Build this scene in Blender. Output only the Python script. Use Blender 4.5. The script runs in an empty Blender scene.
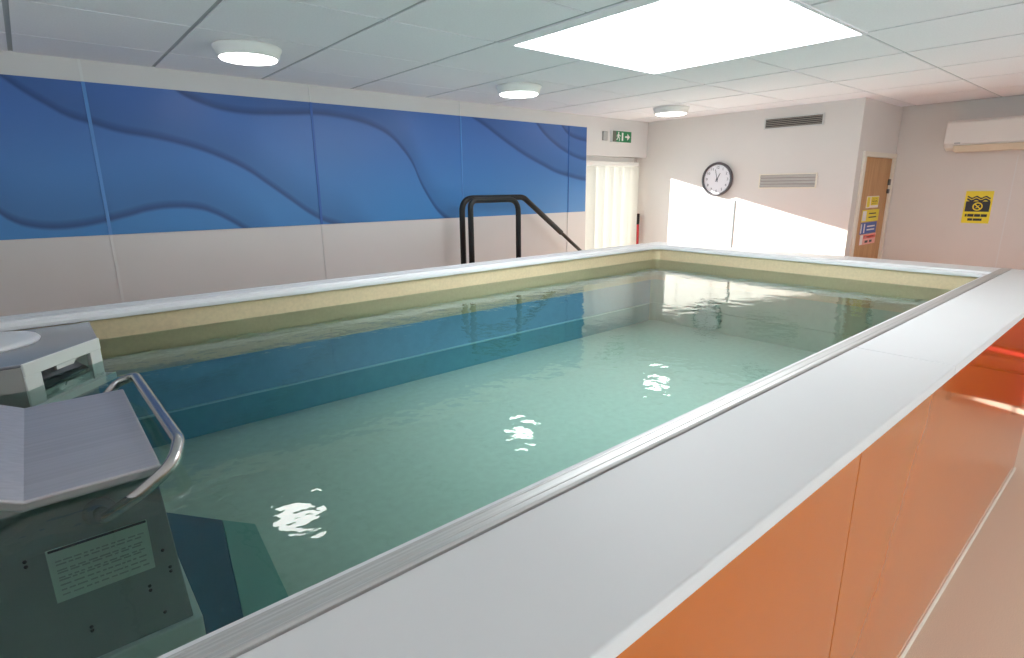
import bpy, math, random
from mathutils import Vector, Matrix
random.seed(4)
C = bpy.context.scene.collection
PI = math.pi
H = 1.77            # camera height above the floor
CZ = 2.457          # ceiling height
YW = 3.932          # left wall
XR, YP, X2 = 5.312, 1.8075, 6.255   # rear wall, return wall, alcove wall
XB, YR = -3.2, -2.7                 # wall behind the camera, wall to the right
RIM = 1.26          # top of pool rim
WZ = 1.13           # water level
PF = 0.56           # pool floor as seen through the water

# ------------------------------------------------------------------ materials
def mat(name, col, rough=.5, spec=.5, metal=0., var=0., vscale=30., bump=0., bscale=200., coat=0., aniso=False):
    m = bpy.data.materials.new(name); m.use_nodes = True
    nt = m.node_tree; b = nt.nodes['Principled BSDF']
    b.inputs['Base Color'].default_value = (*col, 1)
    b.inputs['Roughness'].default_value = rough
    b.inputs['Metallic'].default_value = metal
    b.inputs['Specular IOR Level'].default_value = spec
    b.inputs['Coat Weight'].default_value = coat
    b.inputs['Coat Roughness'].default_value = .03
    tc = nt.nodes.new('ShaderNodeTexCoord')
    if var > 0:
        n = nt.nodes.new('ShaderNodeTexNoise'); n.inputs['Scale'].default_value = vscale
        n.inputs['Detail'].default_value = 4
        r = nt.nodes.new('ShaderNodeValToRGB')
        r.color_ramp.elements[0].position = .3; r.color_ramp.elements[1].position = .7
        r.color_ramp.elements[0].color = tuple(max(0, c*(1-var)) for c in col)+(1,)
        r.color_ramp.elements[1].color = tuple(min(1, c*(1+var)) for c in col)+(1,)
        nt.links.new(tc.outputs['Object'], n.inputs['Vector'])
        nt.links.new(n.outputs['Fac'], r.inputs['Fac']); nt.links.new(r.outputs['Color'], b.inputs['Base Color'])
    if bump > 0:
        n2 = nt.nodes.new('ShaderNodeTexNoise'); n2.inputs['Scale'].default_value = bscale
        nt.links.new(tc.outputs['Object'], n2.inputs['Vector'])
        bp = nt.nodes.new('ShaderNodeBump'); bp.inputs['Strength'].default_value = bump
        bp.inputs['Distance'].default_value = .002
        nt.links.new(n2.outputs['Fac'], bp.inputs['Height']); nt.links.new(bp.outputs['Normal'], b.inputs['Normal'])
    return m

def emit(name, col, strength):
    m = bpy.data.materials.new(name); m.use_nodes = True
    b = m.node_tree.nodes['Principled BSDF']
    b.inputs['Base Color'].default_value = (.8, .8, .8, 1)
    b.inputs['Emission Color'].default_value = (*col, 1)
    b.inputs['Emission Strength'].default_value = strength
    return m

M = {}
M['wall'] = mat('wall cladding', (.69, .665, .655), .38, .4, var=.015, vscale=3)
M['wall_warm'] = mat('painted wall', (.72, .68, .65), .45, .35, var=.015, vscale=3)
M['joint'] = mat('wall joint', (.62, .61, .60), .5)
M['joint_white'] = mat('wall joint strip white', (.73, .72, .71), .35)
M['joint_blue'] = mat('joint strip blue', (.10, .28, .62), .35)
M['joint_dark'] = mat('joint strip dark blue', (.03, .12, .42), .4)
M['tile'] = mat('ceiling tile', (.87, .84, .875), .9, .1, var=.03, vscale=120, bump=.3, bscale=260)
M['tbar'] = mat('ceiling grid bar', (.42, .42, .43), .5, .3)
M['floor'] = mat('vinyl floor', (.84, .73, .60), .33, .35, var=.12, vscale=300, bump=.05)
M['frame_white'] = mat('white door frame', (.84, .82, .79), .4, .4)
M['cream'] = mat('cream frame', (.78, .72, .62), .5, .3)
M['lining'] = mat('cream pool lining', (.79, .63, .41), .5, .35, var=.05, vscale=60)
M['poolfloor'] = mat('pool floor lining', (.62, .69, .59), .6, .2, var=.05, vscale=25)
M['rim'] = mat('white acrylic rim', (.84, .85, .87), .34, .45)
M['coping'] = mat('white coping slab', (.80, .81, .82), .48, .3, var=.012, vscale=2.5)
M['seal'] = mat('dark seal', (.10, .11, .12), .6)
M['hwhite'] = mat('white plastic', (.80, .82, .80), .35, .5)
M['hgrey'] = mat('grey plastic', (.42, .42, .41), .45, .4)
M['steel_dark'] = mat('dark plate', (.22, .24, .24), .35, .5, metal=.3)
M['black'] = mat('black rubber', (.010, .010, .011), .5, .35)
M['blacktube'] = mat('black coated tube', (.03, .028, .025), .3, .5)
M['dark'] = mat('dark void', (.02, .022, .025), .8)
M['red'] = mat('red plastic', (.50, .02, .03), .35, .5)
M['yellow'] = mat('sign yellow', (.86, .70, .02), .4)
M['signblack'] = mat('sign black', (.015, .015, .02), .45)
M['signblue'] = mat('sign blue', (.03, .10, .42), .4)
M['signred'] = mat('sign red', (.75, .12, .10), .4)
M['signwhite'] = mat('sign white', (.85, .82, .80), .4)
M['signpink'] = mat('sign faded red', (.80, .38, .34), .4)
M['ac'] = mat('air conditioner plastic', (.80, .76, .72), .4, .4)
M['accream'] = mat('air conditioner flap', (.74, .66, .52), .45, .4)
M['grille'] = mat('grey grille', (.50, .47, .45), .5, .3)
M['grilledark'] = mat('bronze grille blade', (.34, .31, .28), .45, .3)
M['clockrim'] = mat('clock rim', (.10, .09, .10), .3, .5)
M['clockrim_in'] = mat('clock dial', (.84, .82, .86), .4)
M['ink'] = mat('clock ink', (.10, .10, .12), .5)
M['hinge'] = mat('dark metal lock', (.12, .11, .10), .35, .5, metal=.8)
M['alu'] = None
M['diffuser'] = emit('lamp diffuser', (1, .985, .95), 9.0)
M['daypanel'] = emit('daylight diffuser', (.93, .97, 1), 7.5)

def steel(name, col, rough, sx, sy, sz, var=.12):
    m = mat(name, col, rough, .5, metal=.75)
    nt = m.node_tree; b = nt.nodes['Principled BSDF']
    tc = nt.nodes.new('ShaderNodeTexCoord'); mp = nt.nodes.new('ShaderNodeMapping')
    mp.inputs['Scale'].default_value = (sx, sy, sz)
    n = nt.nodes.new('ShaderNodeTexNoise'); n.inputs['Scale'].default_value = 1; n.inputs['Detail'].default_value = 3
    nt.links.new(tc.outputs['Object'], mp.inputs['Vector']); nt.links.new(mp.outputs['Vector'], n.inputs['Vector'])
    r = nt.nodes.new('ShaderNodeValToRGB')
    r.color_ramp.elements[0].position = .35; r.color_ramp.elements[1].position = .65
    r.color_ramp.elements[0].color = tuple(c*(1-var) for c in col)+(1,)
    r.color_ramp.elements[1].color = tuple(min(1, c*(1+var)) for c in col)+(1,)
    nt.links.new(n.outputs['Fac'], r.inputs['Fac']); nt.links.new(r.outputs['Color'], b.inputs['Base Color'])
    return m
M['alu'] = steel('brushed aluminium strip', (.64, .637, .63), .5, 1.5, 420, 420, .10)
M['steel'] = steel('brushed steel hood', (.66, .64, .68), .45, 2, 90, 90, .05)
M['tube'] = mat('stainless tube', (.62, .60, .59), .24, .5, metal=1.)

# orange laminate
M['orange'] = mat('orange laminate', (.62, .155, .012), .10, .45, var=.02, vscale=6, coat=.3)
M['orange'].node_tree.nodes['Principled BSDF'].inputs['Coat Roughness'].default_value = .02

# oak door
def oak():
    m = mat('oak veneer', (.50, .27, .11), .45, .35)
    nt = m.node_tree; b = nt.nodes['Principled BSDF']
    tc = nt.nodes.new('ShaderNodeTexCoord'); mp = nt.nodes.new('ShaderNodeMapping')
    mp.inputs['Scale'].default_value = (22, 22, 1.2)
    n = nt.nodes.new('ShaderNodeTexNoise'); n.inputs['Scale'].default_value = 1.5; n.inputs['Detail'].default_value = 5
    n.inputs['Distortion'].default_value = .6
    r = nt.nodes.new('ShaderNodeValToRGB')
    r.color_ramp.elements[0].position = .3; r.color_ramp.elements[1].position = .72
    r.color_ramp.elements[0].color = (.44, .225, .085, 1); r.color_ramp.elements[1].color = (.60, .345, .16, 1)
    nt.links.new(tc.outputs['Object'], mp.inputs['Vector']); nt.links.new(mp.outputs['Vector'], n.inputs['Vector'])
    nt.links.new(n.outputs['Fac'], r.inputs['Fac']); nt.links.new(r.outputs['Color'], b.inputs['Base Color'])
    return m
M['oak'] = oak()

def glass():
    m = bpy.data.materials.new('window glass'); m.use_nodes = True
    nt = m.node_tree; nt.nodes.clear()
    o = nt.nodes.new('ShaderNodeOutputMaterial'); t = nt.nodes.new('ShaderNodeBsdfTransparent')
    t.inputs['Color'].default_value = (.95, .98, .97, 1)
    g = nt.nodes.new('ShaderNodeBsdfGlossy'); g.inputs['Roughness'].default_value = .02
    f = nt.nodes.new('ShaderNodeFresnel'); f.inputs['IOR'].default_value = 1.45
    x = nt.nodes.new('ShaderNodeMixShader')
    nt.links.new(f.outputs[0], x.inputs[0]); nt.links.new(t.outputs[0], x.inputs[1]); nt.links.new(g.outputs[0], x.inputs[2])
    nt.links.new(x.outputs[0], o.inputs[0])
    return m
M['glass'] = glass()

def slat():
    m = bpy.data.materials.new('blind slat fabric'); m.use_nodes = True
    nt = m.node_tree; nt.nodes.clear()
    o = nt.nodes.new('ShaderNodeOutputMaterial'); d = nt.nodes.new('ShaderNodeBsdfDiffuse')
    d.inputs['Color'].default_value = (.72, .69, .64, 1)
    t = nt.nodes.new('ShaderNodeBsdfTranslucent'); t.inputs['Color'].default_value = (.80, .76, .68, 1)
    x = nt.nodes.new('ShaderNodeMixShader'); x.inputs[0].default_value = .40
    nt.links.new(d.outputs[0], x.inputs[1]); nt.links.new(t.outputs[0], x.inputs[2]); nt.links.new(x.outputs[0], o.inputs[0])
    return m
M['slat'] = slat()

def water():
    m = bpy.data.materials.new('pool water'); m.use_nodes = True
    nt = m.node_tree; nt.nodes.clear()
    o = nt.nodes.new('ShaderNodeOutputMaterial'); t = nt.nodes.new('ShaderNodeBsdfTransparent')
    t.inputs['Color'].default_value = (.71, .875, .88, 1)
    g = nt.nodes.new('ShaderNodeBsdfGlossy'); g.inputs['Roughness'].default_value = .015
    f = nt.nodes.new('ShaderNodeFresnel'); f.inputs['IOR'].default_value = 1.5
    tc = nt.nodes.new('ShaderNodeNewGeometry')
    n = nt.nodes.new('ShaderNodeTexNoise'); n.inputs['Scale'].default_value = 11.0; n.inputs['Detail'].default_value = 2.5
    n2 = nt.nodes.new('ShaderNodeTexNoise'); n2.inputs['Scale'].default_value = 1.6; n2.inputs['Detail'].default_value = 1
    a = nt.nodes.new('ShaderNodeMath'); a.operation = 'MULTIPLY_ADD'; a.inputs[1].default_value = 2.0
    b = nt.nodes.new('ShaderNodeBump'); b.inputs['Strength'].default_value = .20; b.inputs['Distance'].default_value = .010
    nt.links.new(tc.outputs['Position'], n.inputs['Vector']); nt.links.new(tc.outputs['Position'], n2.inputs['Vector'])
    nt.links.new(n2.outputs['Fac'], a.inputs[0]); nt.links.new(n.outputs['Fac'], a.inputs[2])
    nt.links.new(a.outputs[0], b.inputs['Height'])
    nt.links.new(b.outputs['Normal'], g.inputs['Normal'])
    x = nt.nodes.new('ShaderNodeMixShader')
    nt.links.new(f.outputs[0], x.inputs[0]); nt.links.new(t.outputs[0], x.inputs[1]); nt.links.new(g.outputs[0], x.inputs[2])
    nt.links.new(x.outputs[0], o.inputs[0])
    return m
M['water'] = water()

# printed wave design on the blue wall panels: each wave line is a curve z(x)
WAVES = [
 [(-.6,2.62),(-.2,2.48),(0.0,2.342),(0.06,2.291),(0.16,2.22),(0.25,2.166),(0.34,2.138),(0.47,2.101),(0.61,2.081),(0.76,2.048),(0.86,2.019),(0.98,1.971),(1.1,1.91),(1.23,1.816),(1.36,1.717),(1.5,1.612),(1.59,1.561),(1.75,1.50),(2.2,1.2)],
 [(-.8,2.2),(-.4,1.95),(-.2,1.76),(-.12,1.677),(-.08,1.637),(-.01,1.603),(0.09,1.587),(0.2,1.593),(0.31,1.613),(0.43,1.642),(0.55,1.673),(0.67,1.684),(0.79,1.674),(0.88,1.642),(0.95,1.602),(1.03,1.547),(1.15,1.45),(1.5,1.1)],
 [(.2,2.62),(.7,2.40),(0.82,2.319),(0.9,2.288),(1.0,2.262),(1.13,2.25),(1.26,2.252),(1.42,2.263),(1.6,2.277),(1.76,2.27),(1.9,2.252),(2.05,2.211),(2.14,2.168),(2.24,2.081),(2.33,1.966),(2.39,1.83),(2.47,1.697),(2.54,1.603),(2.59,1.558),(2.75,1.45),(3.0,1.2)],
 [(2.5,2.56),(2.91,2.352),(3.04,2.293),(3.19,2.214),(3.34,2.139),(3.53,2.052),(3.73,1.978),(3.91,1.917),(4.08,1.882),(4.33,1.845)],
 [(3.3,2.66),(3.64,2.347),(3.73,2.266),(3.86,2.185),(4.02,2.111),(4.18,2.06),(4.33,2.036)],
 [(3.7,2.66),(3.97,2.341),(4.07,2.266),(4.18,2.235),(4.33,2.218)],
]
def mural():
    m = mat('printed blue wave panel', (.05, .2, .6), .34, .45)
    nt = m.node_tree; b = nt.nodes['Principled BSDF']; L = nt.links
    geo = nt.nodes.new('ShaderNodeNewGeometry'); sp = nt.nodes.new('ShaderNodeSeparateXYZ')
    L.new(geo.outputs['Position'], sp.inputs[0])
    def math_(op, a, c=None, clamp=False):
        n = nt.nodes.new('ShaderNodeMath'); n.operation = op; n.use_clamp = clamp
        for i, v in enumerate((a, c)):
            if v is None: continue
            if isinstance(v, (int, float)): n.inputs[i].default_value = v
            else: L.new(v, n.inputs[i])
        return n.outputs[0]
    def mr(v, a, bb, c, d):
        n = nt.nodes.new('ShaderNodeMapRange'); n.interpolation_type = 'SMOOTHSTEP'
        n.inputs[1].default_value = a; n.inputs[2].default_value = bb; n.inputs[3].default_value = c; n.inputs[4].default_value = d
        L.new(v, n.inputs[0]); return n.outputs[0]
    X0, X1, Z0, Z1 = -2.0, 4.5, 1.0, 2.7
    xn = math_('MULTIPLY', math_('SUBTRACT', sp.outputs['X'], X0), 1/(X1-X0))
    total = None; tint = None
    for w in WAVES:
        fc = nt.nodes.new('ShaderNodeFloatCurve')
        cv = fc.mapping.curves[0]
        pts = [((x-X0)/(X1-X0), (z-Z0)/(Z1-Z0)) for x, z in w]
        pts = [(0, min(1, pts[0][1]+.05))]+pts+[(1, max(0, pts[-1][1]))] if pts[-1][0] < .999 else [(0, min(1, pts[0][1]+.05))]+pts
        for i, p in enumerate(pts):
            if i < 2: cv.points[i].location = p
            else: cv.points.new(*p)
        fc.mapping.update()
        L.new(xn, fc.inputs['Value'])
        z = math_('ADD', math_('MULTIPLY', fc.outputs[0], Z1-Z0), Z0)
        d = math_('SUBTRACT', sp.outputs['Z'], z)
        below = mr(d, -.022, .004, 0, 1)
        core = mr(d, .0, .075, 1, 0); wide = mr(d, 0, .34, .42, 0)
        s = math_('MULTIPLY', below, math_('MAXIMUM', core, wide))
        total = s if total is None else math_('MAXIMUM', total, s)
    grad = mr(sp.outputs['Z'], 1.5, 2.36, 0, 1)
    c1 = nt.nodes.new('ShaderNodeMix'); c1.data_type = 'RGBA'
    c1.inputs[6].default_value = (.060, .235, .55, 1); c1.inputs[7].default_value = (.060, .160, .46, 1)
    L.new(grad, c1.inputs[0])
    c2 = nt.nodes.new('ShaderNodeMix'); c2.data_type = 'RGBA'
    c2.inputs[7].default_value = (.022, .062, .19, 1)
    L.new(c1.outputs[2], c2.inputs[6]); L.new(math_('MULTIPLY', total, .85), c2.inputs[0])
    L.new(c2.outputs[2], b.inputs['Base Color'])
    return m
M['mural'] = mural()

# ------------------------------------------------------------------ mesh helpers
class MB:
    def __init__(s): s.v = []; s.f = []; s.m = []; s.sm = []
    def add(s, vs, fs, mi=0, smooth=False):
        o = len(s.v); s.v += [tuple(v) for v in vs]
        for f in fs: s.f.append(tuple(i+o for i in f)); s.m.append(mi); s.sm.append(smooth)
        return s
    def box(s, x0, x1, y0, y1, z0, z1, mi=0):
        vs = [(x, y, z) for z in (z0, z1) for y in (y0, y1) for x in (x0, x1)]
        return s.add(vs, [(0,2,3,1),(4,5,7,6),(0,1,5,4),(2,6,7,3),(0,4,6,2),(1,3,7,5)], mi)
    def prism(s, pts, z0, z1, mi=0, smooth=False):       # polygon in XY (ccw), extruded in z
        n = len(pts)
        vs = [(x, y, z0) for x, y in pts]+[(x, y, z1) for x, y in pts]
        s.add(vs, [tuple(range(n-1, -1, -1)), tuple(range(n, 2*n))], mi)
        o = len(s.v)-2*n
        for i in range(n):
            j = (i+1) % n
            s.f.append((o+i, o+j, o+n+j, o+n+i)); s.m.append(mi); s.sm.append(smooth)
        return s
    def poly(s, pts, depth, mi=0):                       # polygon of 3-D points, extruded by a vector
        n = len(pts); d = Vector(depth)
        vs = [Vector(p) for p in pts]+[Vector(p)+d for p in pts]
        return s.add(vs, [tuple(range(n-1, -1, -1)), tuple(range(n, 2*n))]+[(i, (i+1) % n, n+(i+1) % n, n+i) for i in range(n)], mi)
    def tube(s, path, r, seg=14, mi=0, caps=True):
        path = [Vector(p) for p in path]; rings = []; up = None
        for i, p in enumerate(path):
            t = (path[min(i+1, len(path)-1)]-path[max(i-1, 0)]).normalized()
            if up is None:
                up = Vector((0, 0, 1)) if abs(t.z) < .9 else Vector((1, 0, 0))
            a = (up-t*up.dot(t)).normalized(); up = a; b = t.cross(a)
            rr = r[i] if isinstance(r, (list, tuple)) else r
            rings.append([p+(a*math.cos(2*PI*k/seg)+b*math.sin(2*PI*k/seg))*rr for k in range(seg)])
        o = len(s.v)
        for g in rings: s.v += [tuple(v) for v in g]
        for i in range(len(rings)-1):
            for k in range(seg):
                k2 = (k+1) % seg
                s.f.append((o+i*seg+k, o+i*seg+k2, o+(i+1)*seg+k2, o+(i+1)*seg+k)); s.m.append(mi); s.sm.append(True)
        if caps:
            s.f.append(tuple(o+k for k in range(seg-1, -1, -1))); s.m.append(mi); s.sm.append(False)
            e = o+(len(rings)-1)*seg
            s.f.append(tuple(e+k for k in range(seg))); s.m.append(mi); s.sm.append(False)
        return s
    def lathe(s, prof, origin, axis='z', seg=40, mi=0, smooth=True, caps=True):  # prof: (radius, height along axis)
        O = Vector(origin)
        def P(r, h, a):
            c, d = r*math.cos(a), r*math.sin(a)
            return O+Vector({'z': (c, d, h), 'x': (h, c, d), 'y': (d, h, c)}[axis])
        o = len(s.v); n = len(prof)
        for r, h in prof:
            for k in range(seg): s.v.append(tuple(P(r, h, 2*PI*k/seg)))
        for i in range(n-1):
            for k in range(seg):
                k2 = (k+1) % seg
                s.f.append((o+i*seg+k, o+i*seg+k2, o+(i+1)*seg+k2, o+(i+1)*seg+k)); s.m.append(mi); s.sm.append(smooth)
        for i, fl in ((0, True), (n-1, False)):
            if caps and prof[i][0] > 1e-6:
                ids = [o+i*seg+k for k in range(seg)]
                s.f.append(tuple(ids[::-1] if fl else ids)); s.m.append(mi); s.sm.append(False)
        return s
    def obj(s, name, mats, parent=None, bevel=0., bseg=2, base=None):
        if not isinstance(mats, (list, tuple)): mats = [mats]
        if parent is not None: off = parent['_o']
        elif base is not None: off = base
        else:
            xs, ys, zs = zip(*s.v)
            off = ((min(xs)+max(xs))/2, (min(ys)+max(ys))/2, min(zs))
        off = Vector(off)
        me = bpy.data.meshes.new(name)
        me.from_pydata([tuple(Vector(v)-off) for v in s.v], [], s.f)
        for m in mats: me.materials.append(m)
        for p, mi, sm in zip(me.polygons, s.m, s.sm): p.material_index = mi; p.use_smooth = sm
        import bmesh
        bm = bmesh.new(); bm.from_mesh(me); bmesh.ops.recalc_face_normals(bm, faces=bm.faces); bm.to_mesh(me); bm.free()
        o = bpy.data.objects.new(name, me); C.objects.link(o)
        if parent is not None: o.parent = parent; o['_o'] = tuple(off)
        else: o.location = off
        if bevel > 0:
            b = o.modifiers.new('bevel', 'BEVEL'); b.width = bevel; b.segments = bseg; b.limit_method = 'ANGLE'; b.angle_limit = math.radians(40)
            b.harden_normals = False
        return o

# children of a child: location of the parent's frame equals the thing's base, so offsets stay the same
def thing(name, label, cat, loc, group=None):
    o = bpy.data.objects.new(name, None); C.objects.link(o); o.location = loc; o.empty_display_size = .05
    o['_o'] = tuple(loc); o['label'] = label; o['category'] = cat
    if group: o['group'] = group
    return o
def tag(o, label, cat, group=None, kind=None):
    o['label'] = label; o['category'] = cat
    if group: o['group'] = group
    if kind: o['kind'] = kind
    return o
def struct(o, label=None, cat=None):
    o['kind'] = 'structure'
    if label: o['label'] = label
    if cat: o['category'] = cat
    return o
def sthing(name, loc, label, cat):
    o = thing(name, label, cat, loc); o['kind'] = 'structure'; return o
def arc(c, r, a0, a1, u, v, n=8):
    c, u, v = Vector(c), Vector(u), Vector(v)
    return [c+u*(r*math.cos(a0+(a1-a0)*i/n))+v*(r*math.sin(a0+(a1-a0)*i/n)) for i in range(n+1)]
def fillet(pts, r, n=7):
    pts = [Vector(p) for p in pts]; out = [pts[0]]
    for i in range(1, len(pts)-1):
        a, b, c = pts[i-1], pts[i], pts[i+1]
        d1, d2 = (a-b).normalized(), (c-b).normalized()
        ang = d1.angle(d2); rr = r[i-1] if isinstance(r, (list, tuple)) else r
        t = min(rr/math.tan(ang/2), (a-b).length*.49, (c-b).length*.49)
        p, q = b+d1*t, b+d2*t
        for k in range(n+1):
            s = k/n; out.append(p*(1-s)**2+b*2*s*(1-s)+q*s*s)
    out.append(pts[-1]); return out
def text_mb(txt, size):
    cu = bpy.data.curves.new('glyph', 'FONT'); cu.body = txt; cu.size = size; cu.align_x = 'CENTER'; cu.align_y = 'CENTER'
    cu.extrude = .0006; cu.resolution_u = 3
    ob = bpy.data.objects.new('glyph', cu); C.objects.link(ob)
    dg = bpy.context.evaluated_depsgraph_get(); me = bpy.data.meshes.new_from_object(ob.evaluated_get(dg))
    vs = [v.co.copy() for v in me.vertices]; fs = [tuple(p.vertices) for p in me.polygons]
    bpy.data.objects.remove(ob); bpy.data.curves.remove(cu); bpy.data.meshes.remove(me)
    return vs, fs

# ------------------------------------------------------------------ the room
WX0, WX1, WZ0, WZ1 = -1.6, 5.4, .12, 1.25   # window added in the right wall to brighten the room
OX0, OZ1, YD = 4.335, 2.085, 4.06     # recess for the glazed door: left jamb, soffit height, back plane
struct(MB().box(XB-.1, X2+.15, YR-.1, YD+.25, -.10, 0).obj('floor', M['floor']), 'beige speckled vinyl floor beside the pool', 'floor')

# ceiling: tiles and exposed grid
XS = [XB]+[-2.97, -2.37, -1.76, -1.15, -.545, .06, .67, 1.262, 1.858, 2.475, 3.10, 3.72, 4.345, 4.975, 5.60, 6.22]+[X2]
YS = [YR]+[-2.46, -1.87, -1.275, -.68, -.085, .51, 1.107, 1.70, 2.288, 2.893, 3.49]+[YW]
cb = MB(); g = .012
cb.box(XB-.1, X2+.15, YR-.1, YD+.25, CZ+.004, CZ+.11, 1)
DX0, DX1, DY0, DY1 = 1.955, 3.10, 1.107, 2.268
for i in range(len(XS)-1):
    for j in range(len(YS)-1):
        x0, x1, y0, y1 = XS[i], XS[i+1], YS[j], YS[j+1]
        if x1-x0 < .06 or y1-y0 < .06: continue
        if x0 > 1.85 and x1 < 3.11 and y0 > 1.1 and y1 < 2.29: continue
        e = 0 if i == 0 else g*.8; e2 = 0 if i == len(XS)-2 else g*.8
        cb.box(x0+e, x1-e2, y0+(g*.5 if j else 0), y1-(g*.5 if j < len(YS)-2 else 0), CZ, CZ+.02, 0)
struct(cb.obj('ceiling', [M['tile'], M['tbar']]), 'suspended ceiling of pale grey tiles in an exposed grid', 'ceiling')

# left wall with the door recess at its far end
wl = MB()
wl.box(XB, OX0, YW, YW+.10, 0, CZ+.012)
wl.box(OX0, XR, YW, YW+.10, OZ1, CZ+.012)
wl.box(OX0-.02, OX0, YW+.10, YD+.14, 0, OZ1+.05)
wl.box(OX0-.02, XR, YW+.10, YD+.14, OZ1, OZ1+.05)
struct(wl.obj('wall_left', M['wall']), 'white clad wall on the left', 'wall')
wr = MB(); wr.box(XR, XR+.10, YP, YD+.14, 0, CZ+.012)
struct(wr.obj('wall_rear', M['wall_warm']), 'white rear wall with clock and vents, lit by sun at its foot', 'wall')
# return wall with the wooden door
DL0, DL1, DT = 5.478, 6.192, 2.005
wp = MB(); wp.box(XR+.10, 5.43, YP, YP+.1, 0, CZ+.012); wp.box(6.24, X2+.1, YP, YP+.1, 0, CZ+.012); wp.box(5.43, 6.24, YP, YP+.1, 2.045, CZ+.012)
struct(wp.obj('wall_return', M['wall_warm']), 'narrow return wall around the wooden door', 'wall')
wa = MB(); wa.box(X2, X2+.1, YR, YP, 0, CZ+.012)
struct(wa.obj('wall_alcove', M['wall_warm']), 'cream alcove wall under the air conditioner', 'wall')
struct(MB().box(XB, WX0, YR-.1, YR, 0, CZ+.012).box(WX1, X2+.1, YR-.1, YR, 0, CZ+.012).box(WX0, WX1, YR-.1, YR, 0, WZ0).box(WX0, WX1, YR-.1, YR, WZ1, CZ+.012).obj('wall_right', M['wall_warm']), 'wall on the right, behind the camera', 'wall')
wn = sthing('fill_window_1', (2.2, YR-.05, WZ0), 'wide window added in the right wall for fill light, out of view', 'window')
fb = MB()
fb.box(WX0, WX1, YR-.08, YR-.02, WZ0, WZ0+.05); fb.box(WX0, WX1, YR-.08, YR-.02, WZ1-.05, WZ1)
for k in range(5):
    x = WX0+(WX1-WX0-.05)*k/4
    fb.box(x, x+.05, YR-.08, YR-.02, WZ0+.05, WZ1-.05)
fb.obj('fill_window_frame', M['frame_white'], wn)
MB().box(WX0+.04, WX1-.04, YR-.053, YR-.047, WZ0+.04, WZ1-.04).obj('pane', M['glass'], wn)  # pane of the added fill window
BY0, BY1, BZ0, BZ1 = -1.8, 2.6, .9, 2.25     # window added behind the camera as extra fill
struct(MB().box(XB-.1, XB, YR-.1, BY0, 0, CZ+.012).box(XB-.1, XB, BY1, YW+.1, 0, CZ+.012).box(XB-.1, XB, BY0, BY1, 0, BZ0).box(XB-.1, XB, BY0, BY1, BZ1, CZ+.012).obj('wall_back', M['wall']), 'wall behind the camera', 'wall')
wn = sthing('fill_window_2', (XB-.05, .4, BZ0), 'wide window added behind the camera for fill light, out of view', 'window')
fb = MB(); fb.box(XB-.08, XB-.02, BY0, BY1, BZ0, BZ0+.05); fb.box(XB-.08, XB-.02, BY0, BY1, BZ1-.05, BZ1)
for k in range(4):
    y = BY0+(BY1-BY0-.05)*k/3
    fb.box(XB-.08, XB-.02, y, y+.05, BZ0+.05, BZ1-.05)
fb.obj('fill_window_frame', M['frame_white'], wn)
MB().box(XB-.053, XB-.047, BY0+.04, BY1-.04, BZ0+.04, BZ1-.04).obj('pane', M['glass'], wn)  # pane of the added fill window
struct(MB().box(X2-.012, X2, YR, YP, 0, .10).obj('baseboard_alcove', M['cream']))
struct(MB().box(XR-.012, XR, YP, YD, 0, .10).obj('baseboard_rear', M['cream']))

# wall panel joints
n = 1
JX = [-.90, .3316, 1.5646, 2.7976, 4.067]
ZB, ZT = 1.535, 2.346
for i, x in enumerate(JX):
    w = (.008, .007, .004, .005, .003)[i]
    for z0, z1, mk in ((0, ZB, 'joint_white' if i < 2 else 'joint'), (ZT, CZ, 'joint_white')):
        if i == 4 and z0 > 1: continue
        struct(MB().box(x-w, x+w, YW-.004, YW, z0, z1).obj('trim_%d' % n, M[mk])); n += 1
for y, z1 in ((2.85, 1.635),):
    struct(MB().box(XR-.003, XR, y-.008, y+.008, .1, z1).obj('trim_%d' % n, M['seal'])); n += 1
struct(MB().box(X2-.002, X2, .93, .938, .1, 2.0).obj('trim_%d' % n, M['joint_white'])); n += 1

# printed blue panels on the left wall
px = [-2.14]+JX+[4.3223]
mlab = ['blue wave-printed wall panel off the left edge of view',
        'blue wave-printed wall panel at the far left, two wave lines entering from its left',
        'blue wave-printed wall panel left of the middle, long dark wave falling to its lower right corner',
        'blue wave-printed wall panel behind the left end of the handrail, one wave dropping steeply to its bottom edge',
        'blue wave-printed wall panel above the sloping handrail, wave falling from its upper left corner',
        'narrow strip of blue wave-printed panel next to the glazed door']
for i in range(1, len(px)-1):
    o = MB().box(px[i]+.002, px[i+1]-.002, YW-.005, YW-.0005, ZB, ZT).obj('wall_panel', M['mural'])
    tag(o, mlab[i], 'wall panel', 'blue printed panels along the left wall')
for i, x in enumerate(JX[1:]):
    w = (.008, .008, .005, .003)[i]
    struct(MB().box(x-w, x+w, YW-.010, YW-.005, ZB, ZT).obj('trim_%d' % n, M[('joint_blue', 'joint_dark', 'joint_blue', 'joint_dark')[i]])); n += 1

# glazed door in the recess
GX0, GX1, GT = 4.40, 5.165, 1.985
d = sthing('door_1', (4.8, YD, 0), 'white framed glazed door in the far left corner', 'door')
fb = MB(); FX0, FX1, FT = OX0, 5.225, 2.085
fb.box(FX0, GX0, YD-.03, YD+.03, 0, FT); fb.box(GX1, FX1, YD-.03, YD+.03, 0, FT)
fb.box(GX0, GX1, YD-.03, YD+.03, GT, FT); fb.box(GX0, GX1, YD-.03, YD+.03, 0, .20)
fb.obj('door_frame', M['frame_white'], d, bevel=.004)
MB().box(GX0, GX1, YD-.004, YD+.004, .20, GT).obj('pane', M['glass'], d)
struct(MB().box(FX1, XR, YD, YD+.03, 0, OZ1+.05).obj('trim_%d' % n, M['wall'])); n += 1

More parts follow.
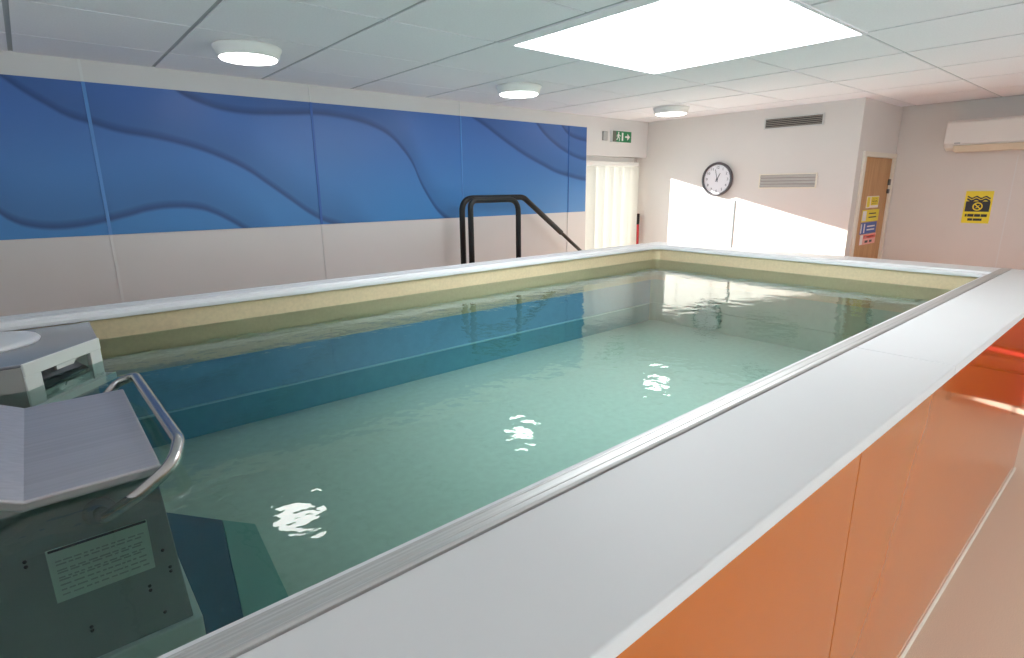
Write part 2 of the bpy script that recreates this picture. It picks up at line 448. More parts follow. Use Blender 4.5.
# vertical blind in front of the door glass: slats stand along the sun's rays
SUN = Vector((.34, -1, -.262)).normalized()
bl = thing('vertical_blind', 'white vertical blind hanging over the glazed door, glowing with daylight', 'blind', (4.8, 3.99, 0))
MB().box(GX0-.03, GX1+.05, 3.962, 4.018, GT+.005, GT+.045).obj('headrail', M['frame_white'], bl, bevel=.004)
sd = Vector((SUN.x, SUN.y, 0)).normalized()
for k in range(6):
    cx, cy = GX0+.035+k*.140, 3.968
    wv = []
    nn = Vector((-sd.y, sd.x, 0))
    for q in range(7):
        u = -1+2*q/6
        p = Vector((cx, cy, 0))+sd*(.062*u)+nn*(.0015*(1-u*u))
        wv.append(p)
    vs = [(p.x, p.y, .06) for p in wv]+[(p.x, p.y, GT) for p in wv]
    vs2 = [(p.x+nn.x*.0012, p.y+nn.y*.0012, .06) for p in wv]+[(p.x+nn.x*.0012, p.y+nn.y*.0012, GT) for p in wv]
    b = MB(); b.add(vs, [(i, i+1, i+8, i+7) for i in range(6)], 0, True)
    b.obj('slat', M['slat'], bl)

# oak door in the return wall
d2 = sthing('door_2', (5.83, YP, 0), 'oak veneer door with a cream frame', 'door')
fb = MB(); fb.box(5.425, DL0, YP-.018, YP+.06, 0, 2.045); fb.box(DL1, 6.243, YP-.018, YP+.06, 0, 2.045); fb.box(DL0, DL1, YP-.018, YP+.06, DT, 2.045)
fb.obj('door_frame', M['cream'], d2, bevel=.003)
MB().box(DL0+.003, DL1-.003, YP+.004, YP+.045, .01, DT-.003).obj('door_leaf', M['oak'], d2)
for z0, z1 in ((1.765, 1.82), (1.69, 1.73)):
    MB().box(6.155, 6.195, YP-.012, YP+.004, z0, z1).obj('lock_plate', M['hinge'], d2, bevel=.003)

# ------------------------------------------------------------------ signs stuck on the oak door
def door_sign(name, label, x0, x1, z0, z1, base, extra):
    b = MB(); y = YP+.004
    b.box(x0, x1, y-.0012, y, z0, z1, 0)
    for (a0, a1, c0, c1, mi) in extra:
        b.box(x0+(x1-x0)*a0, x0+(x1-x0)*a1, y-.002, y-.0012, z0+(z1-z0)*c0, z0+(z1-z0)*c1, mi)
    o = b.obj(name, base); tag(o, label, 'sign', 'safety notices on the oak door')
door_sign('door_sign', 'small yellow notice with a white border, topmost on the oak door', 5.675, 5.985, 1.568, 1.672,
          [M['signwhite'], M['yellow'], M['signblack']], [(.05, .28, .08, .92, 1), (.36, .97, .22, .94, 1), (.45, .88, .70, .78, 2), (.45, .88, .52, .60, 2), (.45, .80, .34, .42, 2)])
door_sign('door_sign', 'larger yellow notice second from the top on the oak door', 5.61, 6.035, 1.448, 1.552,
          [M['yellow'], M['signwhite'], M['signblack']], [(.03, .25, .08, .92, 1), (.40, .82, .62, .72, 2), (.40, .86, .30, .40, 2)])
door_sign('door_sign', 'blue notice with white lettering on the oak door', 5.615, 6.02, 1.338, 1.440,
          [M['signblue'], M['signwhite'], M['signblack']], [(.02, .08, .1, .9, 1), (.20, .27, .1, .9, 1), (.40, .88, .58, .70, 1), (.40, .88, .28, .40, 1)])
door_sign('door_sign', 'red and white notice lowest on the oak door', 5.635, 6.035, 1.240, 1.334,
          [M['signpink'], M['signred'], M['signwhite'], M['signblack']], [(.22, .97, .56, .92, 1), (.02, .18, .05, .95, 2), (.30, .90, .70, .78, 2), (.34, .52, .16, .38, 3), (.62, .78, .16, .38, 3)])

# ------------------------------------------------------------------ yellow pool notice on the alcove wall
b = MB(); xw = X2; y0, y1, z0, z1 = 1.040, 1.229, 1.438, 1.710
b.box(xw-.003, xw, y0, y1, z0, z1, 0)
def yz(pts, mi, dx=.0012):
    b.poly([(xw-.003, y1-(y1-y0)*u, z0+(z1-z0)*v) for u, v in pts], (-dx, 0, 0), mi)
yz([(.06, .36), (.94, .36), (.94, .68), (.06, .68)], 1)
for vz, th in ((.80, .045), (.72, .06)):
    top = [(u/24, vz+.028*math.sin(u/24*2*PI*3.0)) for u in range(2, 23)]
    for (ua, va), (ub, vb) in zip(top[:-1], top[1:]):
        yz([(ua, va-th/2), (ub, vb-th/2), (ub, vb+th/2), (ua, va+th/2)], 1)
cxs, czs = (y0+y1)/2-.001, z0+(z1-z0)*.52
for k in range(28):
    a0, a1 = 2*PI*k/28, 2*PI*(k+1)/28
    b.poly([(xw-.0042, cxs+r*math.cos(a), czs+r*math.sin(a)) for r, a in ((.026, a0), (.026, a1), (.035, a1), (.035, a0))], (-.001, 0, 0), 0)
s2 = .7071
b.poly([(xw-.0042, cxs+(.028*u+.004*v)*s2, czs+(.028*u-.004*v)*-s2*-1 if False else czs+(.028*u-.004*v)*s2) for u, v in ((-1, -1), (1, -1), (1, 1), (-1, 1))], (-.001, 0, 0), 0)
b.poly([(xw-.0042, cxs+dy, czs+dz) for dy, dz in ((-.016, .014), (.004, .002), (.016, -.016), (.0, -.008))], (-.0006, 0, 0), 0)
ws = [(.10, .17), (.19, .42), (.44, .66), (.68, .90)]
for u0, u1 in ws: yz([(u0, .20), (u1, .20), (u1, .285), (u0, .285)], 1)
for u0, u1 in ((.22, .40), (.42, .74)): yz([(u0, .075), (u1, .075), (u1, .15), (u0, .15)], 1)
tag(b.obj('wall_sign', [M['yellow'], M['signblack']]), 'yellow and black notice with wave lines and a crossed circle on the alcove wall', 'sign')

# ------------------------------------------------------------------ exit sign
ex = thing('exit_sign', 'green running man exit sign with a white arrow above the glazed door', 'exit sign', (4.865, YW, 2.225))
MB().box(4.675, 4.985, YW-.035, YW, 2.222, 2.338).obj('housing', M['hwhite'], ex, bevel=.004)
M['green'] = mat('exit green', (.01, .20, .07), .4); M['exitgrey'] = mat('exit sign end panel', (.13, .14, .11), .4)
b = MB(); b.box(4.68, 4.735, YW-.037, YW-.035, 2.226, 2.334, 1); b.box(4.735, 4.98, YW-.037, YW-.035, 2.226, 2.334, 0)
b.obj('sign_face', [M['green'], M['exitgrey']], ex)
def exz(pts, name, m, dy=.0385):
    b = MB()
    for poly in pts: b.poly([(4.735+u*.92, YW-.037, 2.226+v) for u, v in poly], (0, -.0015, 0))
    return b.obj(name, m, ex)
circ = [(.038+.010*math.cos(2*PI*k/14), .090+.010*math.sin(2*PI*k/14)) for k in range(14)]
exz([circ, [(.024, .046), (.044, .046), (.050, .078), (.030, .080)], [(.030, .078), (.012, .066), (.008, .052), (.015, .050), (.019, .061), (.036, .070)],
     [(.046, .078), (.062, .064), (.075, .066), (.074, .058), (.060, .056), (.044, .068)], [(.024, .048), (.012, .030), (.0, .026), (.002, .018), (.017, .022), (.034, .044)],
     [(.034, .046), (.054, .034), (.048, .010), (.057, .009), (.064, .038), (.044, .052)]], 'running_man', M['signwhite'])
exz([[(.095, .014), (.120, .014), (.120, .094), (.095, .094)]], 'doorway_symbol', M['signwhite'])
ac_ = [(.205+.034*math.cos(2*PI*k/20), .054+.036*math.sin(2*PI*k/20)) for k in range(20)]
exz([[(.155, .046), (.195, .046), (.195, .020), (.240, .054), (.195, .088), (.195, .062), (.155, .062)]], 'arrow', M['signwhite'])
o = MB().box(4.555, 4.625, YW-.02, YW+.002, 2.235, 2.325).obj('alarm_sounder', M['hgrey'], bevel=.006)
tag(o, 'small pale grey wall box left of the green exit sign', 'wall box')

# ------------------------------------------------------------------ clock
ck = thing('wall_clock', 'round black rimmed wall clock with a white face on the rear wall', 'clock', (XR, 3.045, 1.675))
cy, cz = 3.045, 1.838
MB().lathe([(.150, -.008), (.162, -.010), (.166, -.025), (.162, -.042), (.150, -.046), (.142, -.040), (.142, -.028)], (XR, cy, cz), 'x', 48, caps=False).obj('rim', M['clockrim'], ck)
MB().lathe([(0.0001, -.029), (.1425, -.029)], (XR, cy, cz), 'x', 48, smooth=False, caps=False).obj('dial', M['clockrim_in'], ck)
b = MB()
for k in range(1, 13):
    vs, fs = text_mb(str(k), .036); a = PI/2-k*PI/6
    b.add([(XR-.0300-v.z, cy-(.112*math.cos(a)+v.x), cz+.112*math.sin(a)+v.y) for v in vs], fs)
for k in range(60):
    a = 2*PI*k/60; r0 = .131 if k % 5 else .128
    t = Vector((0, -math.sin(a), -math.cos(a))); rr = Vector((0, -math.cos(a), math.sin(a)))
    c0 = Vector((XR-.0296, cy, cz))
    b.poly([c0+rr*r+t*w for r, w in ((r0, -.001), (.138, -.001), (.138, .001), (r0, .001))], (-.0006, 0, 0))
b.obj('numerals', M['ink'], ck)
def hand(name, clock_angle, ln, w, x):
    a = PI/2-clock_angle; rr = Vector((0, -math.cos(a), math.sin(a))); t = Vector((0, -math.sin(a), -math.cos(a)))
    c0 = Vector((XR-x, cy, cz))
    MB().poly([c0-rr*.025-t*w, c0-rr*.025+t*w, c0+rr*ln+t*w*.6, c0+rr*ln-t*w*.6], (-.0012, 0, 0)).obj(name, M['ink'], ck)
hand('minute_hand', 2*PI*57.8/60, .098, .0035, .032); hand('hour_hand', 2*PI*(12.96)/12, .068, .005, .0335)
MB().lathe([(.009, -.030), (.009, -.0365), (.0001, -.037)], (XR, cy, cz), 'x', 20).obj('hub', M['ink'], ck)

# ------------------------------------------------------------------ vents on the rear wall
def vent(label, y0, y1, z0, z1, blades, fm, bm, open_):
    t = thing('wall_vent', label, 'vent', (XR, (y0+y1)/2, z0), 'ventilation grilles on the rear wall')
    f = .012
    b = MB(); b.box(XR-.012, XR, y0-f, y1+f, z0-f, z0); b.box(XR-.012, XR, y0-f, y1+f, z1, z1+f)
    b.box(XR-.012, XR, y0-f, y0, z0, z1); b.box(XR-.012, XR, y1, y1+f, z0, z1)
    b.obj('frame', fm, t, bevel=.002)
    MB().box(XR-.003, XR-.001, y0, y1, z0, z1).obj('backing', M['dark'] if open_ else M['grilledark'], t)
    b = MB(); n_ = blades
    for k in range(n_):
        zc = z0+(z1-z0)*(k+.5)/n_; hh = (z1-z0)/n_*(.30 if open_ else .42)
        b.poly([(XR-.004, y0, zc+hh), (XR-.011, y0, zc-hh*.2), (XR-.011, y0, zc-hh*.9), (XR-.009, y0, zc-hh*.9), (XR-.004, y0, zc+hh*.3)], (0, y1-y0, 0))
    b.obj('louvre', bm, t)
vent('dark louvred ventilation grille high on the rear wall near the ceiling', 2.118, 2.614, 2.284, 2.360, 5, M['joint'], M['grilledark'], True)
vent('pale framed ventilation grille right of the clock', 2.118, 2.614, 1.757, 1.867, 4, M['cream'], M['grille'], False)

# ------------------------------------------------------------------ air conditioner
ac = thing('air_conditioner', 'long white air conditioner on the alcove wall under the ceiling', 'air conditioner', (6.14, .97, 2.035))
ya, yb = .50, 1.405
prof = [(X2, 2.06), (X2, 2.285), (6.07, 2.288), (6.045, 2.27), (6.04, 2.10), (6.06, 2.07), (6.14, 2.045)]
MB().poly([(x, ya, z) for x, z in prof], (0, yb-ya, 0)).obj('body', M['ac'], ac, bevel=.008, bseg=3)
MB().poly([(6.038, ya+.03, 2.088), (6.034, ya+.03, 2.080), (6.075, ya+.03, 2.036), (6.155, ya+.03, 2.030), (6.155, ya+.03, 2.040), (6.08, ya+.03, 2.05)], (0, yb-ya-.10, 0)).obj('air_flap', M['accream'], ac, bevel=.003)
MB().box(6.036, 6.041, yb-.115, yb-.075, 2.098, 2.108).obj('display', M['hgrey'], ac)

# ------------------------------------------------------------------ ceiling lights
def ceiling_light(x, y, label):
    t = thing('ceiling_light', label, 'ceiling light', (x, y, CZ-.075), 'round bulkhead lights on the ceiling')
    MB().lathe([(.150, CZ), (.157, CZ-.004), (.157, CZ-.014), (.150, CZ-.022), (.144, CZ-.050), (.138, CZ-.056), (.132, CZ-.054)], (x, y, 0), 'z', 48).obj('housing', M['frame_white'], t)
    MB().lathe([(.134, CZ-.052), (.128, CZ-.060), (.090, CZ-.066), (.0001, CZ-.068)], (x, y, 0), 'z', 48).obj('diffuser', M['diffuser'], t)
ceiling_light(.950, 3.115, 'round white ceiling light nearest the camera, above the first blue panels')
ceiling_light(2.722, 3.115, 'round white ceiling light in the middle, above the handrail')
ceiling_light(4.520, 3.105, 'round white ceiling light farthest away, beside the rear wall')
for x in (.95, 2.72, 4.52):  # second row, unseen, added to brighten the room
    ceiling_light(x, -.95, 'round white ceiling light of the added fill row on the right, out of view')

dp = thing('daylight_panel', 'large square bright panel set in the ceiling above the pool', 'ceiling light', (2.5, 1.7, CZ-.006))
fb = MB(); w = .02
fb.box(1.872, DX0, DY0-w, DY1+w, CZ-.004, CZ+.012); fb.box(DX1, DX1+w, DY0-w, DY1+w, CZ-.006, CZ+.012)
fb.box(DX0, DX1, DY0-w, DY0, CZ-.006, CZ+.012); fb.box(DX0, DX1, DY1, DY1+w, CZ-.006, CZ+.012)
fb.obj('frame', M['tile'], dp)
MB().box(DX0, DX1, DY0, DY1, CZ-.003, CZ+.008).obj('diffuser', M['daypanel'], dp)

# ------------------------------------------------------------------ the pool
PX0, PX1, PY0, PY1 = -.85, 4.28, .679, 3.011    # inner edge of the rim
def rrect(x0, x1, y0, y1, r, n=6):
    out = []
    for cx_, cy_, a in ((x1-r, y1-r, 0), (x0+r, y1-r, PI/2), (x0+r, y0+r, PI), (x1-r, y0+r, 1.5*PI)):
        out += [(cx_+r*math.cos(a+PI/2*k/n), cy_+r*math.sin(a+PI/2*k/n)) for k in range(n+1)]
    return out
pool = thing('swimming_pool', 'raised pool with white rim, cream lining and orange side panels', 'pool', (1.8, 1.75, 0))
def ring(b, loops, mi=0, smooth=False, closed=False):
    o = len(b.v); n_ = len(loops[0][0])
    for pts, z in loops: b.v += [(x, y, z) for x, y in pts]
    L_ = len(loops)
    for i in range(L_ if closed else L_-1):
        j = (i+1) % L_
        for k in range(n_):
            k2 = (k+1) % n_
            b.f.append((o+i*n_+k, o+i*n_+k2, o+j*n_+k2, o+j*n_+k)); b.m.append(mi); b.sm.append(smooth)
rr_in = lambda o, r: rrect(PX0-o, PX1+o, PY0-o, PY1+o, r)
out_ = rrect(PX0-.30, 4.55, .6025, 3.1075, .012)
tr = .055
# lining: walls and floor, with thickness
b = MB()
ring(b, [(rr_in(.05, tr), 1.222), (rr_in(.018, tr), 1.222), (rr_in(.018, tr), .945)])
ring(b, [(rr_in(.018, tr), .945), (rr_in(.018, tr), .730)], 2)  # blue on the left wall: reflection of the wall panels put into the colour
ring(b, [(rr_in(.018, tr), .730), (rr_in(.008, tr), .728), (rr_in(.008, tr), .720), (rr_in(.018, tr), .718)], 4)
ring(b, [(rr_in(.018, tr), .718), (rr_in(.018, tr), PF)], 3)  # teal below it paints the rest of that reflection
ring(b, [(rr_in(.05, tr), PF-.03), (rr_in(.05, tr), 1.222)])
o0 = len(b.v); fl = rr_in(.018, tr); b.v += [(x, y, PF) for x, y in fl]; b.f.append(tuple(range(o0, o0+len(fl)))); b.m.append(1); b.sm.append(False)
nl = 28
for i_, f_ in enumerate(b.f):
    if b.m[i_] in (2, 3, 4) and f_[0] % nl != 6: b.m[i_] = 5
b.obj('tank_lining', [M['lining'], M['poolfloor'], mat('lining with blue reflection', (.26, .48, .66), .5, .3, var=.04, vscale=20), mat('lining with teal reflection', (.17, .42, .48), .5, .3, var=.04, vscale=20), mat('pale lining weld', (.45, .75, .80), .5, .3), mat('pale pool lining', (.50, .62, .52), .5, .3, var=.04, vscale=20)], pool)
b = MB()
ring(b, [(rr_in(.02, tr), 1.222), (rr_in(.002, tr), 1.222), (rr_in(-.002, tr), 1.226), (rr_in(-.001, tr), 1.240), (rr_in(.006, tr), 1.2475), (rr_in(.026, tr), 1.2495),
         (rr_in(.030, tr), 1.2590), (rr_in(.033, tr), 1.2602), (out_, 1.2602), (out_, 1.20), (rr_in(.055, tr), 1.20)], closed=True, smooth=False)
b.obj('rim', M['rim'], pool)
# aluminium joint strip between rim and coping
b = MB()
prof = [(.601, 1.256), (.601, 1.2625), (.606, 1.2650), (.611, 1.2645), (.613, 1.2615), (.622, 1.2612), (.623, 1.2622), (.632, 1.2622), (.633, 1.2612), (.642, 1.2612), (.643, 1.2620), (.648, 1.2616), (.648, 1.256)]
b.poly([(-1.2, y, z) for y, z in prof], (4.55+1.2, 0, 0)); b.obj('joint_strip', M['alu'], pool)
for x0, x1 in ((-1.2, -.46), (-.457, 1.968), (1.971, 4.55)):
    MB().box(x0, x1, .336, .6005, 1.228, 1.2595).obj('coping_slab', M['coping'], pool, bevel=.0035, bseg=3)
for x0, x1 in ((-1.2, 1.408), (1.413, 4.52)):
    MB().box(x0, x1, .384, .404, .012, 1.228).obj('side_panel', M['orange'], pool, bevel=.0012)
MB().box(4.50, 4.52, .405, 3.09, .022, 1.199).obj('side_panel', M['orange'], pool)
MB().box(-1.2, 4.49, 3.07, 3.09, .022, 1.199).obj('side_panel', M['orange'], pool)
b = MB(); b.poly([(-1.2, .374, .0), (-1.2, .405, .0), (-1.2, .405, .012), (-1.2, .382, .012), (-1.2, .377, .006)], (5.73, 0, 0)); b.obj('skirting', M['cream'], pool)
b = MB(); b.box(-1.2, 4.49, .42, .46, 0, 1.19); b.box(-1.2, 4.49, 3.04, 3.068, 0, 1.19); b.box(4.45, 4.49, .47, 3.03, 0, 1.19); b.box(-1.2, -1.16, .47, 3.03, 0, 1.19)
b.obj('frame', M['hgrey'], pool)
MB().box(-1.2, 4.55, 3.135, 3.185, 1.19, 1.2602).obj('edge_trim', M['coping'], pool, bevel=.004)

# water
wpts = rr_in(.017, tr)
b = MB(); b.add([(x, y, WZ) for x, y in wpts], [tuple(range(len(wpts)))])
o = b.obj('pool_water', M['water'], base=(1.7, 1.85, WZ)); tag(o, 'still green-tinted water filling the pool to just below its rim', 'water', kind='stuff')

# ------------------------------------------------------------------ swim machine at the near left end
MX, MY0, MY1 = .135, 1.435, 2.085; PZ = .725
sm = thing('swim_machine', 'grey steel swim machine with bent hood and tubular grab bar in the pool', 'swim machine', (-.25, 1.76, PF))
b = MB()
top = [(MX, 1.158), (-.108, 1.158), (-.36, 1.285), (-.60, 1.285)]
bot = [(-.60, 1.265), (-.365, 1.265), (-.113, 1.134), (MX, 1.134)]
b.poly([(x, MY0-.012, z) for x, z in top+bot], (0, MY1-MY0+.024, 0)); b.obj('hood', M['steel'], sm, bevel=.006, bseg=3)
M['housing'] = mat('grey machine housing', (.36, .38, .38), .45, .4, var=.05, vscale=8)
b = MB(); b.poly([(x, MY0, z) for x, z in ((MX-.012, 1.134), (-.113, 1.134), (-.365, 1.26), (-.58, 1.26), (-.58, PZ), (MX+.012, PZ))], (0, MY1-MY0, 0)); b.obj('housing', M['housing'], sm, bevel=.003)
MB().box(-.58, MX+.03, MY0-.015, MY1+.015, PF, PZ).obj('base', M['hwhite'], sm, bevel=.004)
# plate with printed lines
b = MB(); lx0, lx1, lz0, lz1 = -.096, .088, .900, 1.028
yy = MY0
b.box(lx0, lx1, yy-.003, yy, lz0, lz1, 0); b.box(lx0+.004, lx1-.002, yy-.005, yy-.003, lz1-.005, lz1, 1)
random.seed(7)
for r_, zc in enumerate((.998, .990, .976, .970, .958, .952, .940, .928, .916)):
    x = lx0+.012
    while x < lx1-.02:
        w_ = random.uniform(.006, .02)
        b.box(x, min(x+w_, lx1-.010), yy-.0036, yy-.003, zc-.0016, zc+.0016, 2); x += w_+random.uniform(.003, .006)
M['plate'] = mat('instruction plate', (.80, .88, .80), .5); M['plateink'] = mat('plate ink', (.46, .52, .50), .6)
b.obj('instruction_plate', [M['plate'], M['dark'], M['plateink']], sm)
for x, z in ((-.13, 1.02), (-.13, 1.008), (.108, .935), (.117, .885), (.117, .873), (.07, .855), (.07, .843), (-.05, .81), (-.05, .80), (.09, .77)):
    MB().lathe([(.0001, -.003), (.003, -.003), (.004, 0)], (x, MY0, z), 'y', 10).obj('screw', M['dark'], sm)
# grab bar
gz = 1.192
path = [(.008, MY0-.002, 1.083), (.012, MY0-.050, 1.086), (.075, MY0-.072, 1.125), (.150, MY0-.070, 1.172), (.182, MY0+.02, gz), (.172, MY1+.015, gz),
        (.125, MY1+.065, 1.165), (.08, MY1+.058, 1.120), (.014, MY1+.04, 1.086), (.008, MY1+.002, 1.083)]
gb = MB(); gb.tube(fillet(path, [.03, .08, .09, .10, .06, .05, .08, .03], 7), .0142, 14)
gbo = gb.obj('grab_bar', M['tube'], sm)
MB().lathe([(.0001, -.010), (.014, -.010), (.028, -.005), (.032, -.002), (.032, 0)], (.008, MY0, 1.083), 'y', 28).obj('flange', M['steel_dark'], gbo)

# flat dark patch with a paler edge on the pool floor by the machine
fp = thing('floor_patch', 'flat dark blue patch with a paler edge on the pool floor in front of the swim machine', 'floor plate', (.28, 1.78, PF))
M['navy'] = mat('floor patch dark blue', (.035, .14, .22), .6, .2, var=.06, vscale=12); M['teal'] = mat('floor patch pale edge', (.25, .48, .42), .6, .2)
MB().prism([(.172, 1.52), (.274, 1.52), (.36, 2.13), (.21, 2.33), (.172, 2.33)], PF, PF+.008).obj('plate', M['navy'], fp, bevel=.003)  # dark blue part of the floor patch
MB().prism([(.274, 1.52), (.405, 1.52), (.447, 2.02), (.36, 2.13)], PF, PF+.008).obj('pale_edge', M['teal'], fp, bevel=.003)

# ------------------------------------------------------------------ skimmer unit in the near left corner
sk = thing('skimmer_unit', 'white and grey skimmer box with a round lid in the corner of the pool', 'skimmer', (-.25, 2.7, PF))
A_, B_ = Vector((-.106, 2.378)), Vector((.119, 2.636)); dv = (B_-A_).normalized(); nv = Vector((dv.y, -dv.x))
ZTk, ZBk = 1.224, 1.03
plan = [(-.60, 2.378), (A_.x, A_.y), (B_.x, B_.y), (.119, 2.995), (-.60, 2.995)]
M['glossgrey'] = mat('glossy grey cover', (.30, .32, .36), .12, .6)
pin = [(-.595, 2.383), (A_.x-.004, A_.y+.004), (.10, 2.70), (.10, 2.99), (-.595, 2.99)]
b = MB()
A2, B2 = A_-nv*.10, B_-nv*.10
b.prism([(-.60, 2.378), (A_.x-.001, A_.y), (A2.x-.004, A2.y+.02), (B2.x, B2.y+.01), (.105, 2.995), (-.60, 2.995)], PF, ZTk-.012); b.obj('housing', M['hgrey'], sk, bevel=.002)
MB().prism(plan, ZTk-.012, ZTk).obj('cover', M['glossgrey'], sk, bevel=.004)
def on_face(u, v, d=0):   # u along the slanted face 0..1, z, d outwards
    p = A_+(B_-A_)*u+nv*d; return (p.x, p.y, v)
W_ = (B_-A_).length
def faceplate(b, u0, u1, za, zb, d0, d1, mi=0):
    b.poly([on_face(u0, za, d0), on_face(u1, za, d0), on_face(u1, zb, d0), on_face(u0, zb, d0)], nv.to_3d()*(d1-d0), mi)
b = MB(); fz0, fz1 = 1.072, 1.222
faceplate(b, 0, .19, fz0, fz1-.044, -.012, .004); faceplate(b, .84, 1, fz0, fz1-.044, -.012, .004); faceplate(b, 0, 1, fz1-.044, fz1, -.012, .006)
faceplate(b, .19, .84, fz0, fz0+.034, -.012, -.002)
b.obj('front_frame', M['hwhite'], sk, bevel=.002)
b = MB(); faceplate(b, -.02, 1.10, fz0-.026, fz0, -.02, .022); b.obj('sill', M['hwhite'], sk, bevel=.002)
b = MB(); faceplate(b, .19, .84, fz0, fz1-.044, -.085, -.080); b.obj('recess', M['hgrey'], sk)
b = MB(); b.poly([on_face(.20, fz0+.075, -.078), on_face(.84, fz0+.085, -.078), on_face(.84, fz0+.05, -.014), on_face(.20, fz0+.036, -.014)], (0, 0, -.006)); b.obj('weir_flap', M['glossgrey'], sk)
b = MB(); b.poly([on_face(.45, fz0+.024, -.002), on_face(.68, fz0+.024, -.002), on_face(.66, fz0+.036, -.002), on_face(.47, fz0+.036, -.002)], nv.to_3d()*.006); b.obj('latch', M['hwhite'], sk)
b = MB(); b.poly([on_face(.40, fz1-.062, -.012), on_face(.62, fz1-.062, -.012), on_face(.68, fz1-.040, -.012), on_face(.40, fz1-.040, -.012)], nv.to_3d()*.009); b.obj('tab', M['hwhite'], sk)
MB().lathe([(.185, ZTk), (.188, ZTk+.006), (.182, ZTk+.014), (.165, ZTk+.018), (.0001, ZTk+.021)], (-.235, 2.775, 0), 'z', 48).obj('lid', M['rim'], sk)

# ------------------------------------------------------------------ black handrails beyond the pool
def rail_path(y, pts, r): return fillet([(x, y, z) for x, z in pts], r, 9)
hr = thing('handrail', 'black handrail with a long sloping end by the left wall', 'handrail', (3.0, 3.72, 0), 'black handrails at the pool steps')
s = 3.72/3.5
ya_ = 3.72
xl, xk, zt_ = 2.483*s, 3.10*s, H-.070*s
xe, ze = 3.64*s, H-(.45)*s
slope = (ze-zt_)/(xe-xk)
pts = [(xl, 0), (xl, zt_), (xk, zt_), (xe+1.0, zt_+slope*(xe+1.0-xk)), (xe+1.0, 0)]
MB().tube(rail_path(ya_, pts, [.11, .12, .1]), .0165, 14).obj('tube', M['blacktube'], hr)
gp = [(xl, H-.62*s), (xl, zt_), (xk, zt_), (xe-.10, zt_+slope*(xe-.10-xk))]
MB().tube(rail_path(ya_, gp, [.11, .12]), .0235, 16).obj('foam_grip', M['black'], hr)
for x in (xl, xe+1.0): MB().lathe([(.045, 0), (.045, .006), (.02, .012)], (x, ya_, 0), 'z', 20).obj('base_flange', M['blacktube'], hr)
hb = thing('handrail', 'black hoop shaped handrail in front of the sloping one', 'handrail', (2.7, 3.28, 0), 'black handrails at the pool steps')
s = 3.28/3.5; yb_ = 3.28
x0, x1, zt2 = 2.562*s, 3.045*s, H-.086*s
MB().tube(rail_path(yb_, [(x0, 0), (x0, zt2), (x1, zt2), (x1, 0)], [.06, .10]), .0155, 14).obj('tube', M['blacktube'], hb)
MB().tube(rail_path(yb_, [(x0, H-.66*s), (x0, zt2), (x1, zt2), (x1, H-.66*s)], [.06, .10]), .0205, 16).obj('foam_grip', M['black'], hb)
for x in (x0, x1): MB().lathe([(.045, 0), (.045, .006), (.02, .012)], (x, yb_, 0), 'z', 20).obj('base_flange', M['blacktube'], hb)

# red pole leaning in the door recess
rp = thing('pole', 'red pole with a black grip standing upright beside the glazed door', 'pole', (5.25, 4.0, 0))
pb = Vector((5.285, 3.962, .0)); pt = Vector((5.258, 3.97, 1.475))
MB().tube([pb, pb+(pt-pb)*.93], .014, 12).obj('shaft', M['red'], rp)
MB().tube([pb+(pt-pb)*.92, pb+(pt-pb)*.93, pt, pt+Vector((0, 0, .004))], [.014, .017, .017, .010], 12).obj('grip', M['black'], rp)

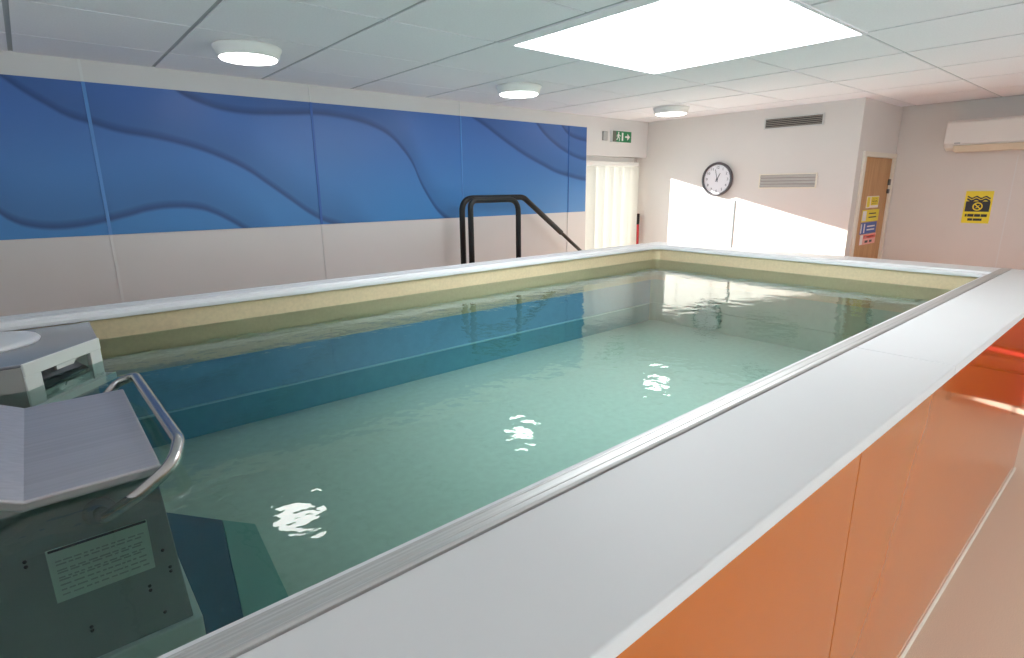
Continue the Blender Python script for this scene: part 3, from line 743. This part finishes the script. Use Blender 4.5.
# red chair by the alcove wall, mirrored in the glossy orange panel
ch = thing('chair', 'red upholstered low chair by the alcove wall, mirrored in the orange panel', 'chair', (5.85, .02, 0))
cx0, cx1, cy0, cy1 = 5.62, 6.12, -.25, .25
MB().box(cx0, cx1, cy0, cy1, .08, .34).obj('seat_base', M['red'], ch, bevel=.012)
MB().box(cx0-.01, cx1-.10, cy0+.005, cy1-.005, .342, .45).obj('seat_cushion', M['red'], ch, bevel=.03, bseg=3)
MB().poly([(cx1-.10, cy0, .342), (cx1, cy0, .342), (cx1+.08, cy0, .84), (cx1, cy0, .84)], (0, cy1-cy0, 0)).obj('backrest', M['red'], ch, bevel=.025, bseg=3)
for x in (cx0+.04, cx1-.04):
    for y in (cy0+.04, cy1-.04):
        MB().tube([(x, y, .082), (x, y, 0)], [.02, .014], 12).obj('leg', M['tube'], ch)

# ------------------------------------------------------------------ light
sun = bpy.data.lights.new('sun', 'SUN'); sun.energy = 30; sun.angle = math.radians(.55); sun.color = (1, .95, .88)
so = bpy.data.objects.new('sun', sun); C.objects.link(so); so.location = (3, 8, 4)
so.rotation_euler = SUN.to_track_quat('-Z', 'Y').to_euler()
w = bpy.data.worlds.new('sky'); bpy.context.scene.world = w; w.use_nodes = True
bg = w.node_tree.nodes['Background']; bg.inputs[0].default_value = (.85, .93, 1, 1); bg.inputs[1].default_value = 4.0

# ------------------------------------------------------------------ camera
F_, YAW, PIT, ROLL = 555.0879, .8680, -.2481, -.0098
fw = Vector((math.cos(YAW)*math.cos(PIT), math.sin(YAW)*math.cos(PIT), math.sin(PIT)))
r_ = Vector((math.sin(YAW), -math.cos(YAW), 0)); u_ = r_.cross(fw)
R_ = r_*math.cos(ROLL)+u_*math.sin(ROLL); U_ = -r_*math.sin(ROLL)+u_*math.cos(ROLL)
cam = bpy.data.cameras.new('camera'); cam.sensor_width = 36; cam.lens = F_/1024*36; cam.clip_start = .02
co = bpy.data.objects.new('camera', cam); C.objects.link(co)
mw = Matrix((R_, U_, -fw)).transposed().to_4x4(); mw.translation = (0, 0, H); co.matrix_world = mw
sc = bpy.context.scene; sc.camera = co
sc.view_settings.view_transform = 'Standard'; sc.view_settings.look = 'None'
sc.view_settings.exposure = 0.3; sc.view_settings.gamma = 1.0; sc.view_settings.use_curve_mapping = False
sc.cycles.max_bounces = 12; sc.cycles.diffuse_bounces = 6; sc.cycles.transparent_max_bounces = 12
sc.cycles.use_denoising = True
for o in bpy.data.objects:
    if '_o' in o: del o['_o']
